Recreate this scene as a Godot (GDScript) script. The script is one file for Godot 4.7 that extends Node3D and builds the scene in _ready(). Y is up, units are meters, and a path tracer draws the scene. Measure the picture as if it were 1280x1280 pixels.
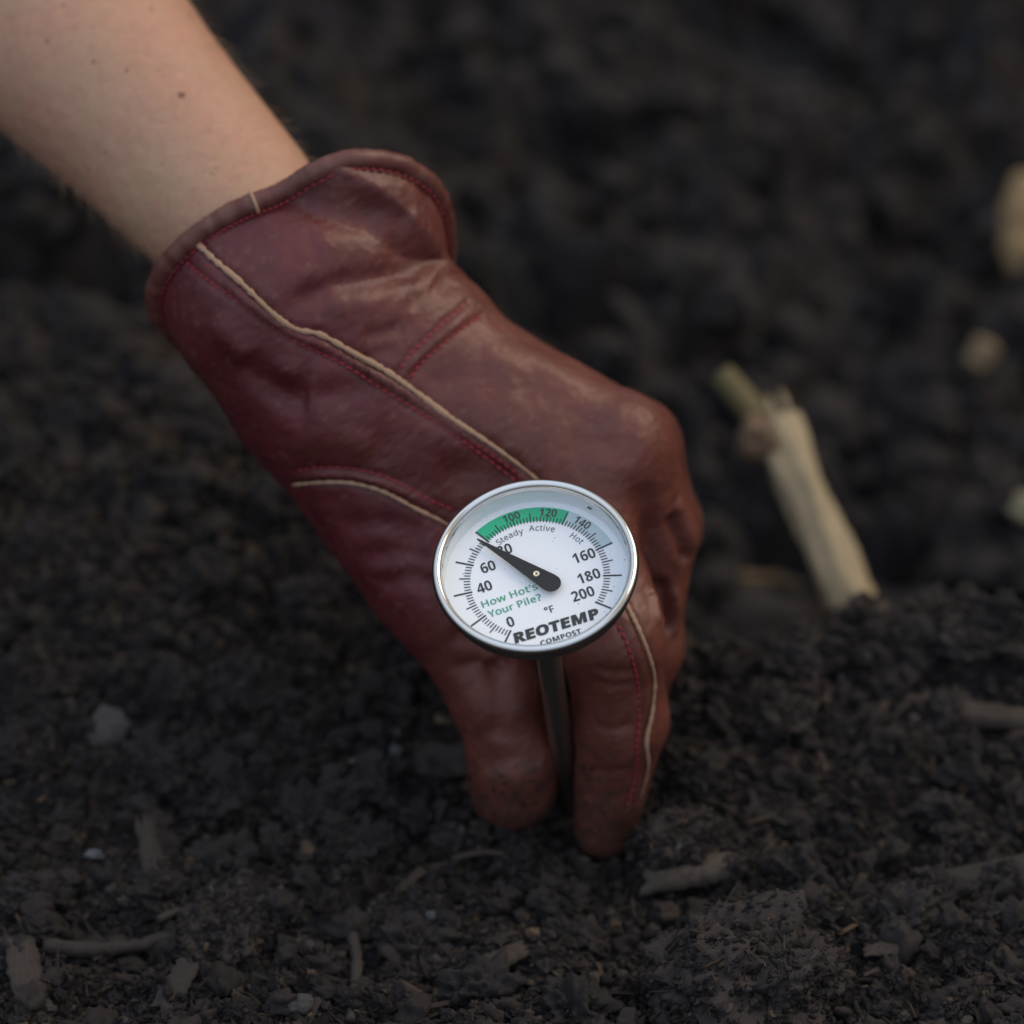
extends Node3D
# A gloved hand pushes a dial compost thermometer into a mound of dark compost, out of focus compost behind.
# Shapes of the hand, the arm and the thermometer are given in millimetres in a frame tilted with the mound (TILT);
# w() turns them into metres of the world, whose origin is where the thermometer enters the soil.

const K := 0.195 / 900.0
const TILT := 0.7853981634
const ENTRY := Vector3(15.7, -78.0, -86.0)
const DIAL := Vector3(5.5, -12.5, 11.0)

var FRAME := Basis(Vector3(1, 0, 0), Vector3(0, cos(TILT), -sin(TILT)), Vector3(0, sin(TILT), cos(TILT)))
var rng := RandomNumberGenerator.new()
var used := {}

# ------------------------------------------------------------------ helpers

func w(p: Vector3) -> Vector3:
	return FRAME * ((p - ENTRY) * 0.001)

func pt(x: float, y: float, z: float) -> Vector3:
	var s := (900.0 - z) * K
	return Vector3((x - 640.0) * s, (640.0 - y) * s, z)

func numbered(called: String) -> String:
	var n: int = used.get(called, 0)
	used[called] = n + 1
	return called if n == 0 else "%s_%03d" % [called, n]

func tag(o: Node3D, label := "", category := "", group := "", kind := "") -> Node3D:
	if label: o.set_meta("label", label)
	if category: o.set_meta("category", category)
	if group: o.set_meta("group", group)
	if kind: o.set_meta("kind", kind)
	return o

func thing(called: String, label: String, category: String, group := "") -> Node3D:
	var o := Node3D.new()
	o.name = numbered(called)
	add_child(o)
	tag(o, label, category, group)
	return o

func part(called: String, mesh: Mesh, mat: Material, parent: Node) -> MeshInstance3D:
	var o := MeshInstance3D.new()
	o.name = numbered(called) if parent == self else called
	o.mesh = mesh
	o.material_override = mat
	parent.add_child(o, true)
	return o

func noise(seed_: int, freq: float, octaves := 3, kind := FastNoiseLite.TYPE_SIMPLEX_SMOOTH) -> FastNoiseLite:
	var n := FastNoiseLite.new()
	n.seed = seed_
	n.noise_type = kind
	n.frequency = freq
	n.fractal_type = FastNoiseLite.FRACTAL_FBM if octaves > 1 else FastNoiseLite.FRACTAL_NONE
	n.fractal_octaves = octaves
	return n

func noise_normal(seed_: int, freq: float, strength: float, size := 512, octaves := 4, kind := FastNoiseLite.TYPE_SIMPLEX_SMOOTH) -> NoiseTexture2D:
	var t := NoiseTexture2D.new()
	t.width = size
	t.height = size
	t.seamless = true
	t.noise = noise(seed_, freq, octaves, kind)
	t.as_normal_map = true
	t.bump_strength = strength
	return t

func noise_map(seed_: int, freq: float, lo: float, hi: float, size := 512) -> NoiseTexture2D:
	var t := NoiseTexture2D.new()
	t.width = size
	t.height = size
	t.seamless = true
	t.noise = noise(seed_, freq, 4)
	var g := Gradient.new()
	g.set_color(0, Color(lo, lo, lo))
	g.set_color(1, Color(hi, hi, hi))
	t.color_ramp = g
	return t

func lin(r: float, g: float, b: float) -> Color:
	return Color(r, g, b).linear_to_srgb()

func mat(c: Color, rough: float, metal := 0.0) -> StandardMaterial3D:
	var m := StandardMaterial3D.new()
	m.albedo_color = c
	m.roughness = rough
	m.metallic = metal
	return m

func vmat(rough: float) -> StandardMaterial3D:
	var m := mat(Color.WHITE, rough)
	m.vertex_color_use_as_albedo = true
	return m

# indexed mesh with smooth normals made from its faces (clockwise fronts)
func finish(v: PackedVector3Array, idx: PackedInt32Array, col := PackedColorArray(), uv := PackedVector2Array()) -> ArrayMesh:
	var n := PackedVector3Array()
	n.resize(v.size())
	for i in range(0, idx.size(), 3):
		var a := idx[i]; var b := idx[i + 1]; var c := idx[i + 2]
		var f := (v[c] - v[a]).cross(v[b] - v[a])
		n[a] += f; n[b] += f; n[c] += f
	for i in n.size():
		n[i] = n[i].normalized()
	return pack(v, n, idx, col, uv)

func pack(v: PackedVector3Array, n: PackedVector3Array, idx: PackedInt32Array, col := PackedColorArray(), uv := PackedVector2Array()) -> ArrayMesh:
	var arr := []
	arr.resize(Mesh.ARRAY_MAX)
	arr[Mesh.ARRAY_VERTEX] = v
	arr[Mesh.ARRAY_NORMAL] = n
	arr[Mesh.ARRAY_INDEX] = idx
	if col.size(): arr[Mesh.ARRAY_COLOR] = col
	if uv.size(): arr[Mesh.ARRAY_TEX_UV] = uv
	var m := ArrayMesh.new()
	m.add_surface_from_arrays(Mesh.PRIMITIVE_TRIANGLES, arr)
	return m

# profile points (radius, height) turned round y; a profile that goes up on the outside has fronts outside
func lathe(profile: PackedVector2Array, seg := 96) -> ArrayMesh:
	var v := PackedVector3Array()
	var idx := PackedInt32Array()
	var m := profile.size()
	for j in seg + 1:
		var a := TAU * j / seg
		for q in profile:
			v.append(Vector3(q.x * cos(a), q.y, q.x * sin(a)))
	for j in seg:
		for k in m - 1:
			var a := j * m + k
			idx.append_array([a, a + 1, a + m, a + m, a + 1, a + m + 1])
	return finish(v, idx)

# a tube along points, own radius at each, squashed by flat along its local "up"
func tube_arrays(pts: PackedVector3Array, rad: PackedFloat32Array, seg: int, v: PackedVector3Array, idx: PackedInt32Array, ups := PackedVector3Array(), flat := 1.0) -> void:
	var base := v.size()
	var n := pts.size()
	var up := Vector3(0.31, 0.72, 0.62).normalized()
	for i in n:
		var t := (pts[mini(i + 1, n - 1)] - pts[maxi(i - 1, 0)]).normalized()
		if ups.size(): up = ups[i]
		var u := (up - t * up.dot(t)).normalized()
		var s := t.cross(u)
		up = u
		for k in seg:
			var a := TAU * k / seg
			v.append(pts[i] + (s * cos(a) + u * sin(a) * flat) * rad[i])
	for i in n - 1:
		for k in seg:
			var a := base + i * seg + k
			var b := base + i * seg + (k + 1) % seg
			idx.append_array([a, b, a + seg, b, b + seg, a + seg])
	for e in [0, n - 1]:
		var c := v.size()
		v.append(pts[e])
		for k in seg:
			var a: int = base + e * seg + k
			var b: int = base + e * seg + (k + 1) % seg
			idx.append_array([c, b, a] if e == 0 else [c, a, b])

func tube(pts: PackedVector3Array, rad: PackedFloat32Array, seg := 8, ups := PackedVector3Array(), flat := 1.0) -> ArrayMesh:
	var v := PackedVector3Array()
	var idx := PackedInt32Array()
	tube_arrays(pts, rad, seg, v, idx, ups, flat)
	return finish(v, idx)

# smooth curve through points (Catmull-Rom), n samples for each span
func curve(p: PackedVector3Array, n: int) -> PackedVector3Array:
	var out := PackedVector3Array()
	for i in p.size() - 1:
		var a := p[maxi(i - 1, 0)]; var d := p[mini(i + 2, p.size() - 1)]
		for k in n:
			out.append(p[i].cubic_interpolate(p[i + 1], a, d, float(k) / n))
	out.append(p[p.size() - 1])
	return out

# points of a curve at even steps
func even(p: PackedVector3Array, step: float) -> PackedVector3Array:
	var out := PackedVector3Array([p[0]])
	var left := step
	for i in p.size() - 1:
		var a := p[i]
		var l := a.distance_to(p[i + 1])
		while l >= left:
			a = a.move_toward(p[i + 1], left)
			out.append(a)
			l -= left
			left = step
		left -= l
	return out

# ------------------------------------------------------------------ implicit surface of the glove (millimetres)

var B_a := PackedVector3Array()
var B_d := PackedVector3Array()
var B_i := PackedFloat32Array()
var B_ra := PackedFloat32Array()
var B_rd := PackedFloat32Array()
var B_g := PackedInt32Array()
var group_k := PackedFloat32Array()
var join_k := PackedFloat32Array()
var rim_c: Vector3
var rim_u: Vector3
var rim_v: Vector3
var rim_n: Vector3

func bone(g: int, a: Vector3, b: Vector3, ra: float, rb: float) -> void:
	B_a.append(a); B_d.append(b - a); B_i.append(1.0 / maxf((b - a).length_squared(), 1e-6))
	B_ra.append(ra); B_rd.append(rb - ra); B_g.append(g)

func one(i: int, p: Vector3) -> float:
	var q := p - B_a[i]
	var t := clampf(q.dot(B_d[i]) * B_i[i], 0.0, 1.0)
	return (q - B_d[i] * t).length() - B_ra[i] - B_rd[i] * t

# which: bone numbers in order of group
func field(p: Vector3, which: PackedInt32Array) -> float:
	var all := 1e3
	var cur := -1
	var g := 1e3
	for i in which:
		if B_g[i] != cur:
			if cur >= 0:
				var kj := join_k[cur]
				var hj := maxf(kj - absf(all - g), 0.0) / kj
				all = minf(all, g) - hj * hj * kj * 0.25
			cur = B_g[i]
			g = 1e3
		var q := p - B_a[i]
		var t := clampf(q.dot(B_d[i]) * B_i[i], 0.0, 1.0)
		var d := (q - B_d[i] * t).length() - B_ra[i] - B_rd[i] * t
		var k := group_k[cur]
		var h := maxf(k - absf(g - d), 0.0) / k
		g = minf(g, d) - h * h * k * 0.25
	if cur >= 0:
		var kj := join_k[cur]
		var hj := maxf(kj - absf(all - g), 0.0) / kj
		all = minf(all, g) - hj * hj * kj * 0.25
	# the open end of the cuff: cut by the rim's plane and hollowed round the wrist
	var r := p - rim_c
	var along := r.dot(rim_n)
	if along > -32.0:
		all = maxf(all, along)
		var e := sqrt(pow((r.dot(rim_u) + 0.5) / 29.5, 2.0) + pow(r.dot(rim_v) / 21.5, 2.0))
		var inner := maxf((e - 1.0 - along * 0.015) * 22.0, -11.0 - along)
		all = maxf(all, -inner)
	return all

var every := PackedInt32Array()

func gradient(p: Vector3) -> Vector3:
	var e := 0.4
	return Vector3(field(p + Vector3(e, 0, 0), every) - field(p - Vector3(e, 0, 0), every), field(p + Vector3(0, e, 0), every) - field(p - Vector3(0, e, 0), every), field(p + Vector3(0, 0, e), every) - field(p - Vector3(0, 0, e), every)).normalized()

# the surface point that faces the viewer's side at a place of the drawing; used to lay seams and creases on the leather
func on_glove(x: float, y: float) -> Vector3:
	var z := 40.0
	for i in 60:
		var d := field(pt(x, y, z), every)
		if d < 0.02: break
		z -= d * 0.8
		if z < -160.0: break
	return pt(x, y, z)

func on_glove_line(xy: Array, n := 6) -> PackedVector3Array:
	var c := PackedVector3Array()
	for i in range(0, xy.size(), 2):
		c.append(Vector3(xy[i], xy[i + 1], 0))
	var out := PackedVector3Array()
	for q in curve(c, n):
		var p := on_glove(q.x, q.y)
		if p.z > -159.0: out.append(p)
	return out

func surface_net(lo: Vector3, hi: Vector3, h: float) -> Array:
	var nb := 5
	var bx := ceili((hi.x - lo.x) / h / nb); var by := ceili((hi.y - lo.y) / h / nb); var bz := ceili((hi.z - lo.z) / h / nb)
	var nx := bx * nb + 1; var ny := by * nb + 1; var nz := bz * nb + 1
	var f := PackedFloat32Array(); f.resize(nx * ny * nz); f.fill(1e3)
	var cell := PackedInt32Array(); cell.resize(nx * ny * nz); cell.fill(-1)
	var blocks := []
	var half := h * nb * 0.87
	for k in bz: for j in by: for i in bx:
		var c := lo + Vector3(i + 0.5, j + 0.5, k + 0.5) * h * nb
		var near := 1e3
		var ds := PackedFloat32Array()
		for b in every:
			var d := one(b, c)
			ds.append(d)
			near = minf(near, d)
		if near > half + 11.0: continue
		var d0 := field(c, every)
		if absf(d0) > half * 1.7 + 1.5: continue
		var which := PackedInt32Array()
		for b in every:
			if ds[b] < near + 2.0 * half + 13.0: which.append(b)
		blocks.append(Vector3i(i, j, k) * nb)
		for z in nb + 1: for y in nb + 1:
			var at := (i * nb) + nx * ((j * nb + y) + ny * (k * nb + z))
			for x in nb + 1:
				if f[at + x] > 999.0:
					f[at + x] = field(lo + Vector3(i * nb + x, j * nb + y, k * nb + z) * h, which)
	var v := PackedVector3Array()
	var idx := PackedInt32Array()
	var sx := 1; var sy := nx; var sz := nx * ny
	var corner := PackedInt32Array([0, sx, sy, sx + sy, sz, sx + sz, sy + sz, sx + sy + sz])
	var off := [Vector3(0, 0, 0), Vector3(1, 0, 0), Vector3(0, 1, 0), Vector3(1, 1, 0), Vector3(0, 0, 1), Vector3(1, 0, 1), Vector3(0, 1, 1), Vector3(1, 1, 1)]
	var edges := [[0, 1], [2, 3], [4, 5], [6, 7], [0, 2], [1, 3], [4, 6], [5, 7], [0, 4], [1, 5], [2, 6], [3, 7]]
	for b in blocks:
		for z in nb: for y in nb: for x in nb:
			var at: int = (b.x + x) + nx * ((b.y + y) + ny * (b.z + z))
			var neg := 0
			for c in 8:
				if f[at + corner[c]] < 0.0: neg += 1
			if neg == 0 or neg == 8: continue
			var sum := Vector3.ZERO
			var n := 0
			for e in edges:
				var fa := f[at + corner[e[0]]]; var fb := f[at + corner[e[1]]]
				if (fa < 0.0) != (fb < 0.0):
					var oa: Vector3 = off[e[0]]; var ob: Vector3 = off[e[1]]
					sum += oa.lerp(ob, fa / (fa - fb))
					n += 1
			cell[at] = v.size()
			v.append(lo + (Vector3(b.x + x, b.y + y, b.z + z) + sum / n) * h)
	for b in blocks:
		for z in nb: for y in nb: for x in nb:
			var at: int = (b.x + x) + nx * ((b.y + y) + ny * (b.z + z))
			if cell[at] < 0: continue
			var f0 := f[at]
			for d in 3:
				var s: int = [sx, sy, sz][d]; var s1: int = [sy, sz, sx][d]; var s2: int = [sz, sx, sy][d]
				var f1 := f[at + s]
				if (f0 < 0.0) == (f1 < 0.0): continue
				if at - s1 - s2 < 0: continue
				var c0 := cell[at]; var c1 := cell[at - s1]; var c2 := cell[at - s1 - s2]; var c3 := cell[at - s2]
				if c1 < 0 or c2 < 0 or c3 < 0: continue
				if f0 < 0.0: idx.append_array([c0, c2, c1, c0, c3, c2])
				else: idx.append_array([c0, c1, c2, c0, c2, c3])
	return [v, idx]

# ------------------------------------------------------------------ the ground

var g_big := noise(11, 9.0, 3)
var g_mid := noise(12, 32.0, 3)
var g_clod := noise(13, 60.0, 2, FastNoiseLite.TYPE_CELLULAR)
var g_small := noise(14, 170.0, 3)
var g_crumb := noise(15, 330.0, 2, FastNoiseLite.TYPE_CELLULAR)

func ground(x: float, z: float) -> float:
	var crest := -0.058 - 0.06 * smoothstep(0.0, -0.14, x) + 0.010 * sin(x * 31.0 + 0.6) + 0.010 * g_mid.get_noise_2d(x * 0.6, 3.0)
	var y := 0.0
	var back := crest - z
	if back > 0.0:
		# the mound falls away behind the crest to lower compost, which lies on as rough ground
		y -= lerpf(0.125, 0.08, smoothstep(0.02, -0.12, x)) * (1.0 - exp(-back * back / lerpf(0.0022, 0.012, smoothstep(0.02, -0.12, x))))
		y -= 0.08 * (1.0 - exp(-back * 1.4))
	# and rises a little towards the viewer
	y += 0.20 * clampf(z - 0.018, 0.0, 0.10)
	var far := clampf(back * 8.0, 0.0, 1.0)
	var out := clampf(Vector2(x, z + 0.1).length() - 0.9, 0.0, 3.0) / 3.0
	y += (0.008 + 0.026 * far + 0.05 * out) * g_big.get_noise_2d(x, z)
	y += (0.0075 + 0.016 * far) * g_mid.get_noise_2d(x, z)
	y += (0.0034 + 0.006 * far) * -g_clod.get_noise_2d(x + 0.02 * g_mid.get_noise_2d(x * 2.0, z * 2.0), z)
	if back < 0.3 and Vector2(x, z).length() < 0.6:
		y += 0.0034 * g_small.get_noise_2d(x, z) - 0.0013 * g_crumb.get_noise_2d(x, z)
	# soil pressed down where the finger and the thumb meet it
	y -= 0.006 * exp(-(pow(x - 0.004, 2.0) + pow(z + 0.004, 2.0)) / 0.0005)
	var ring := (Vector2((x - 0.004) / 1.3, z - 0.004).length() - 0.021) / 0.008
	y += 0.0035 * exp(-ring * ring)
	return y

# where the line of sight through a place of the drawing meets the soil
func ground_at(x: float, y: float) -> Vector3:
	var from := w(Vector3(0, 0, 900))
	var dir := (w(pt(x, y, 0)) - from).normalized()
	var t := 0.7
	while t < 3.0:
		var p := from + dir * t
		if p.y < ground(p.x, p.z): return p
		t += 0.0012
	return from + dir * t

func grid_lines(lo: float, hi: float, step: float, reach: float) -> PackedFloat32Array:
	var out := PackedFloat32Array()
	var a := lo
	while a < hi + step * 0.5:
		out.append(a)
		a += step
	var s := step
	while out[out.size() - 1] < reach:
		s = minf(s * 1.09, 2.0)
		out.append(out[out.size() - 1] + s)
	var before := PackedFloat32Array()
	s = step
	a = lo
	while a > -reach:
		s = minf(s * 1.045 if a > -0.75 else s * 1.12, 2.0)
		if a > -0.75: s = minf(s, 0.0032)
		a -= s
		before.append(a)
	before.reverse()
	before.append_array(out)
	return before

func make_ground(m: Material) -> void:
	var xs := grid_lines(-0.18, 0.19, 0.0010, 30.0)
	var zs := grid_lines(-0.16, 0.12, 0.0010, 30.0)
	var v := PackedVector3Array(); var n := PackedVector3Array(); var idx := PackedInt32Array(); var col := PackedColorArray()
	var nx := xs.size()
	var tone := noise(31, 45.0, 4)
	var hue := noise(32, 22.0, 3)
	for z in zs:
		for x in xs:
			v.append(Vector3(x, ground(x, z), z))
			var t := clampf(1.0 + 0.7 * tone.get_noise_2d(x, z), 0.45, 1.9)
			t *= 1.0 + 0.25 * smoothstep(-0.07, -0.22, z)   # the lower compost is toned lighter towards the back
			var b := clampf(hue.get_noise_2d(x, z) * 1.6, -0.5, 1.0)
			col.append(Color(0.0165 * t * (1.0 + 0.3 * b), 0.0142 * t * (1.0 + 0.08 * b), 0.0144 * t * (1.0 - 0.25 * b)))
	for j in zs.size() - 1:
		for i in nx - 1:
			var a := j * nx + i
			idx.append_array([a, a + 1, a + nx, a + 1, a + nx + 1, a + nx])
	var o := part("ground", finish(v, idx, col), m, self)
	tag(o, "dark crumbly compost heaped into a mound", "", "", "structure")

# a lump with an uneven surface; rough from 0 (pebble) to 1 (torn clod)
func lump(seed_: int, level: int, rough: float, squash := Vector3.ONE) -> ArrayMesh:
	var t := (1.0 + sqrt(5.0)) / 2.0
	var v := PackedVector3Array()
	for q in [[-1, t, 0], [1, t, 0], [-1, -t, 0], [1, -t, 0], [0, -1, t], [0, 1, t], [0, -1, -t], [0, 1, -t], [t, 0, -1], [t, 0, 1], [-t, 0, -1], [-t, 0, 1]]:
		v.append(Vector3(q[0], q[1], q[2]).normalized())
	var f := PackedInt32Array([0, 11, 5, 0, 5, 1, 0, 1, 7, 0, 7, 10, 0, 10, 11, 1, 5, 9, 5, 11, 4, 11, 10, 2, 10, 7, 6, 7, 1, 8, 3, 9, 4, 3, 4, 2, 3, 2, 6, 3, 6, 8, 3, 8, 9, 4, 9, 5, 2, 4, 11, 6, 2, 10, 8, 6, 7, 9, 8, 1])
	for l in level:
		var mid := {}
		var g := PackedInt32Array()
		for i in range(0, f.size(), 3):
			var m := []
			for e in 3:
				var a := f[i + e]; var b := f[i + (e + 1) % 3]
				var key := mini(a, b) * 1000000 + maxi(a, b)
				if not mid.has(key):
					mid[key] = v.size()
					v.append((v[a] + v[b]).normalized())
				m.append(mid[key])
			g.append_array([f[i], m[0], m[2], f[i + 1], m[1], m[0], f[i + 2], m[2], m[1], m[0], m[1], m[2]])
		f = g
	var n1 := noise(seed_, 0.9, 2)
	var n2 := noise(seed_ + 50, 3.2, 3)
	var n3 := noise(seed_ + 90, 1.7, 1, FastNoiseLite.TYPE_CELLULAR)
	for i in v.size():
		var p := v[i]
		v[i] = p * squash * (1.0 + 0.45 * n1.get_noise_3dv(p) * (0.5 + rough) + 0.5 * rough * n2.get_noise_3dv(p) - 0.35 * rough * n3.get_noise_3dv(p))
	for i in range(0, f.size(), 3):
		var s := f[i + 1]; f[i + 1] = f[i + 2]; f[i + 2] = s
	return finish(v, f)

# a flat splinter of wood: length along x, fibres along it, broken ends
func splinter(seed_: int, length: float, width: float, thick: float, bend := 0.0, taper := 0.2, segs := 14) -> ArrayMesh:
	var r := RandomNumberGenerator.new()
	r.seed = seed_
	var across := 7
	var v := PackedVector3Array(); var idx := PackedInt32Array()
	var jag0 := []; var jag1 := []; var rib := []
	for k in across:
		jag0.append(r.randf_range(-0.16, 0.0)); jag1.append(r.randf_range(0.0, 0.16)); rib.append(r.randf_range(-0.22, 0.22))
	var ns := noise(seed_, 5.0, 3)
	for side in [1.0, -1.0]:
		for i in segs + 1:
			var t := float(i) / segs
			for k in across:
				var c := float(k) / (across - 1) * 2.0 - 1.0
				var x: float = (t - 0.5) * length
				x += (jag0[k] if t < 0.5 else jag1[k]) * length * pow(absf(t * 2.0 - 1.0), 4.0) * clampf(width / length * 3.0, 0.2, 1.0)
				var wd := width * 0.5 * (1.0 - taper * t + 0.16 * ns.get_noise_2d(t * 1.3, 4.0))
				var lift: float = thick * 0.5 * side * (1.0 - 0.75 * pow(absf(c), 3.0)) * (1.0 - 0.5 * pow(absf(t * 2.0 - 1.0), 6.0))
				lift += thick * (rib[k] * 0.6 + 0.35 * ns.get_noise_2d(t * 2.0, k * 1.7)) * (1.0 if absf(c) < 0.95 else 0.3)
				v.append(Vector3(x, lift + bend * length * (1.0 - pow(2.0 * t - 1.0, 2.0)), c * wd + 0.05 * width * ns.get_noise_2d(t, 9.0)))
	var m := (segs + 1) * across
	for i in segs:
		for k in across - 1:
			var a := i * across + k
			idx.append_array([a, a + across, a + 1, a + 1, a + across, a + across + 1])
			idx.append_array([m + a, m + a + 1, m + a + across, m + a + 1, m + a + across + 1, m + a + across])
	for i in segs:
		for k in [0, across - 1]:
			var a: int = i * across + k
			var q := [a, m + a, a + across, a + across, m + a, m + a + across]
			if k == 0: q = [a, a + across, m + a, a + across, m + a + across, m + a]
			idx.append_array([q[0], q[2], q[1], q[3], q[5], q[4]] if k == 0 else [q[0], q[2], q[1], q[3], q[5], q[4]])
	for e in [0, segs]:
		for k in across - 1:
			var a: int = e * across + k
			idx.append_array([a, a + 1, m + a, a + 1, m + a + 1, m + a])
	return finish(v, idx)

func scatter(called: String, label: String, meshes: Array, places: Array, m: Material) -> void:
	# places: [Transform3D, Color]; one MultiMesh for each shape, all under one object
	var o := Node3D.new()
	o.name = numbered(called)
	add_child(o)
	tag(o, label, "", "", "stuff")
	for k in meshes.size():
		var mine := []
		for i in range(k, places.size(), meshes.size()): mine.append(places[i])
		var mm := MultiMesh.new()
		mm.transform_format = MultiMesh.TRANSFORM_3D
		mm.use_colors = true
		mm.mesh = meshes[k]
		mm.instance_count = mine.size()
		for i in mine.size():
			mm.set_instance_transform(i, mine[i][0])
			mm.set_instance_color(i, mine[i][1])
		var mi := MultiMeshInstance3D.new()
		mi.name = called
		mi.multimesh = mm
		mi.material_override = m
		tag(mi, "", "", "", "stuff")
		o.add_child(mi, true)

func soil_color() -> Color:
	var t := 0.55 + 0.75 * pow(rng.randf(), 1.6)
	var r := rng.randf()
	if r < 0.62: return Color(0.0165, 0.0143, 0.0146) * t
	if r < 0.84: return Color(0.0235, 0.0178, 0.0158) * t
	if r < 0.965: return Color(0.039, 0.033, 0.0305) * t
	if r < 0.9985: return Color(0.070, 0.048, 0.032) * t
	return Color(0.11, 0.115, 0.12) * t

func random_basis() -> Basis:
	return Basis(Vector3(rng.randfn(), rng.randfn(), rng.randfn()).normalized(), rng.randf() * TAU)

func make_soil(m: Material) -> void:
	var meshes := []
	for k in 7: meshes.append(lump(100 + k * 7, 2 if k < 5 else 1, [0.9, 1.1, 0.9, 1.2, 1.0, 0.9, 1.1][k], [Vector3(1, 0.7, 0.8), Vector3(1, 1, 0.8), Vector3(1, 0.5, 0.7), Vector3(1, 0.8, 0.9), Vector3(1, 0.6, 0.5), Vector3(1, 0.35, 0.6), Vector3(1, 0.8, 0.4)][k]))
	var places := []
	for i in 52000:
		var x := rng.randf_range(-0.19, 0.19); var z := rng.randf_range(-0.135, 0.115)
		var s := 0.00038 + 0.0012 * pow(rng.randf(), 2.4)
		if rng.randf() < 0.02: s = rng.randf_range(0.0016, 0.0042)

		places.append([Transform3D(random_basis().scaled(Vector3.ONE * s), Vector3(x, ground(x, z) + s * rng.randf_range(-0.1, 0.55), z)), soil_color() if s < 0.0022 else Color(0.0215, 0.0175, 0.0165) * rng.randf_range(0.7, 1.25)])
	# bigger torn lumps, each with crumbs clinging to it
	var crumbs := places
	var torn := []
	for k in 5: torn.append(lump(160 + k * 9, 4, [0.7, 0.9, 0.75, 1.0, 0.8][k], Vector3(1, [0.6, 0.75, 0.5, 0.8, 0.65][k], 0.8)))
	places = []
	for i in 240:
		var x := rng.randf_range(-0.19, 0.19); var z := rng.randf_range(-0.12, 0.115)
		if Vector2(x - 0.005, z - 0.01).length() < 0.022: continue
		var s := 0.0028 + 0.0062 * pow(rng.randf(), 2.0)
		var at := Vector3(x, ground(x, z) + s * 0.1, z)
		places.append([Transform3D(random_basis().scaled(Vector3.ONE * s), at), Color(0.0185, 0.0160, 0.0160) * rng.randf_range(0.7, 1.3)])
		for k in int(s * 22000.0):
			var d := Vector3(rng.randfn(), absf(rng.randfn()), rng.randfn()).normalized()
			var t := 0.0004 + 0.0008 * pow(rng.randf(), 2.0)
			crumbs.append([Transform3D(random_basis().scaled(Vector3.ONE * t), at + d * s * rng.randf_range(0.5, 0.85)), soil_color()])
	# crumbs pushed up round the fingertips and the stem
	for i in 1500:
		var a := rng.randf() * TAU
		var rr := 0.010 + 0.016 * rng.randf()
		var x := 0.004 + cos(a) * rr * 1.35; var z := 0.006 + sin(a) * rr
		var t := 0.0005 + 0.0012 * pow(rng.randf(), 2.0)
		crumbs.append([Transform3D(random_basis().scaled(Vector3.ONE * t), Vector3(x, ground(x, z) + 0.0022 * rng.randf(), z)), soil_color()])
	scatter("soil_lumps", "torn lumps of dark compost lying in the crumbs", torn, places, m)
	scatter("soil_crumbs", "dark brown compost crumbs over the mound", meshes, crumbs, m)
	places = []
	for i in 5200:
		var z := -0.10 - 0.85 * pow(rng.randf(), 1.25)
		var x := rng.randf_range(-0.24, 0.26) * (1.0 - z * 0.75)
		var s := 0.0020 + 0.0075 * pow(rng.randf(), 2.8) * (0.6 + clampf(-z, 0.0, 0.5))
		if rng.randf() < 0.015: s = rng.randf_range(0.008, 0.017)
		places.append([Transform3D(random_basis().scaled(Vector3.ONE * s), Vector3(x, ground(x, z) + s * rng.randf_range(-0.2, 0.3), z)), Color(0.0205, 0.0174, 0.0168) * rng.randf_range(0.85, 1.2)])
	scatter("soil_clods", "loose dark compost lumps behind the mound", meshes, places, m)
	# shredded fibres and bark bits that nobody could count
	var bits := []
	for k in 6: bits.append(splinter(300 + k, 1.0, [0.14, 0.2, 0.3, 0.1, 0.4, 0.16][k], [0.07, 0.06, 0.1, 0.06, 0.12, 0.05][k], [0.0, 0.06, 0.0, 0.12, 0.0, -0.1][k], 0.4, 6))
	places = []
	for i in 15000:
		var x := rng.randf_range(-0.19, 0.19); var z := rng.randf_range(-0.13, 0.115)
		var s := 0.0014 + 0.0068 * pow(rng.randf(), 3.0)
		var b := Basis(Vector3.UP, rng.randf() * TAU) * Basis(Vector3(0, 0, 1), rng.randfn() * 0.35) * Basis(Vector3(1, 0, 0), rng.randfn() * 0.6)
		var t := 0.5 + rng.randf() * 0.8
		var c := Color(0.038, 0.028, 0.022) if rng.randf() < 0.5 else Color(0.020, 0.0165, 0.0155)
		if rng.randf() < 0.03: c = Color(0.085, 0.062, 0.043)
		places.append([Transform3D(b.scaled(Vector3.ONE * s), Vector3(x, ground(x, z) + s * 0.06 + 0.0005 * rng.randf(), z)), c * t])
	scatter("plant_fibres", "shredded bark and plant fibres mixed into the compost", bits, places, m)

# ------------------------------------------------------------------ the dial thermometer (metres, y along the stem)

const DIAL_TURN := 0.19

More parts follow.
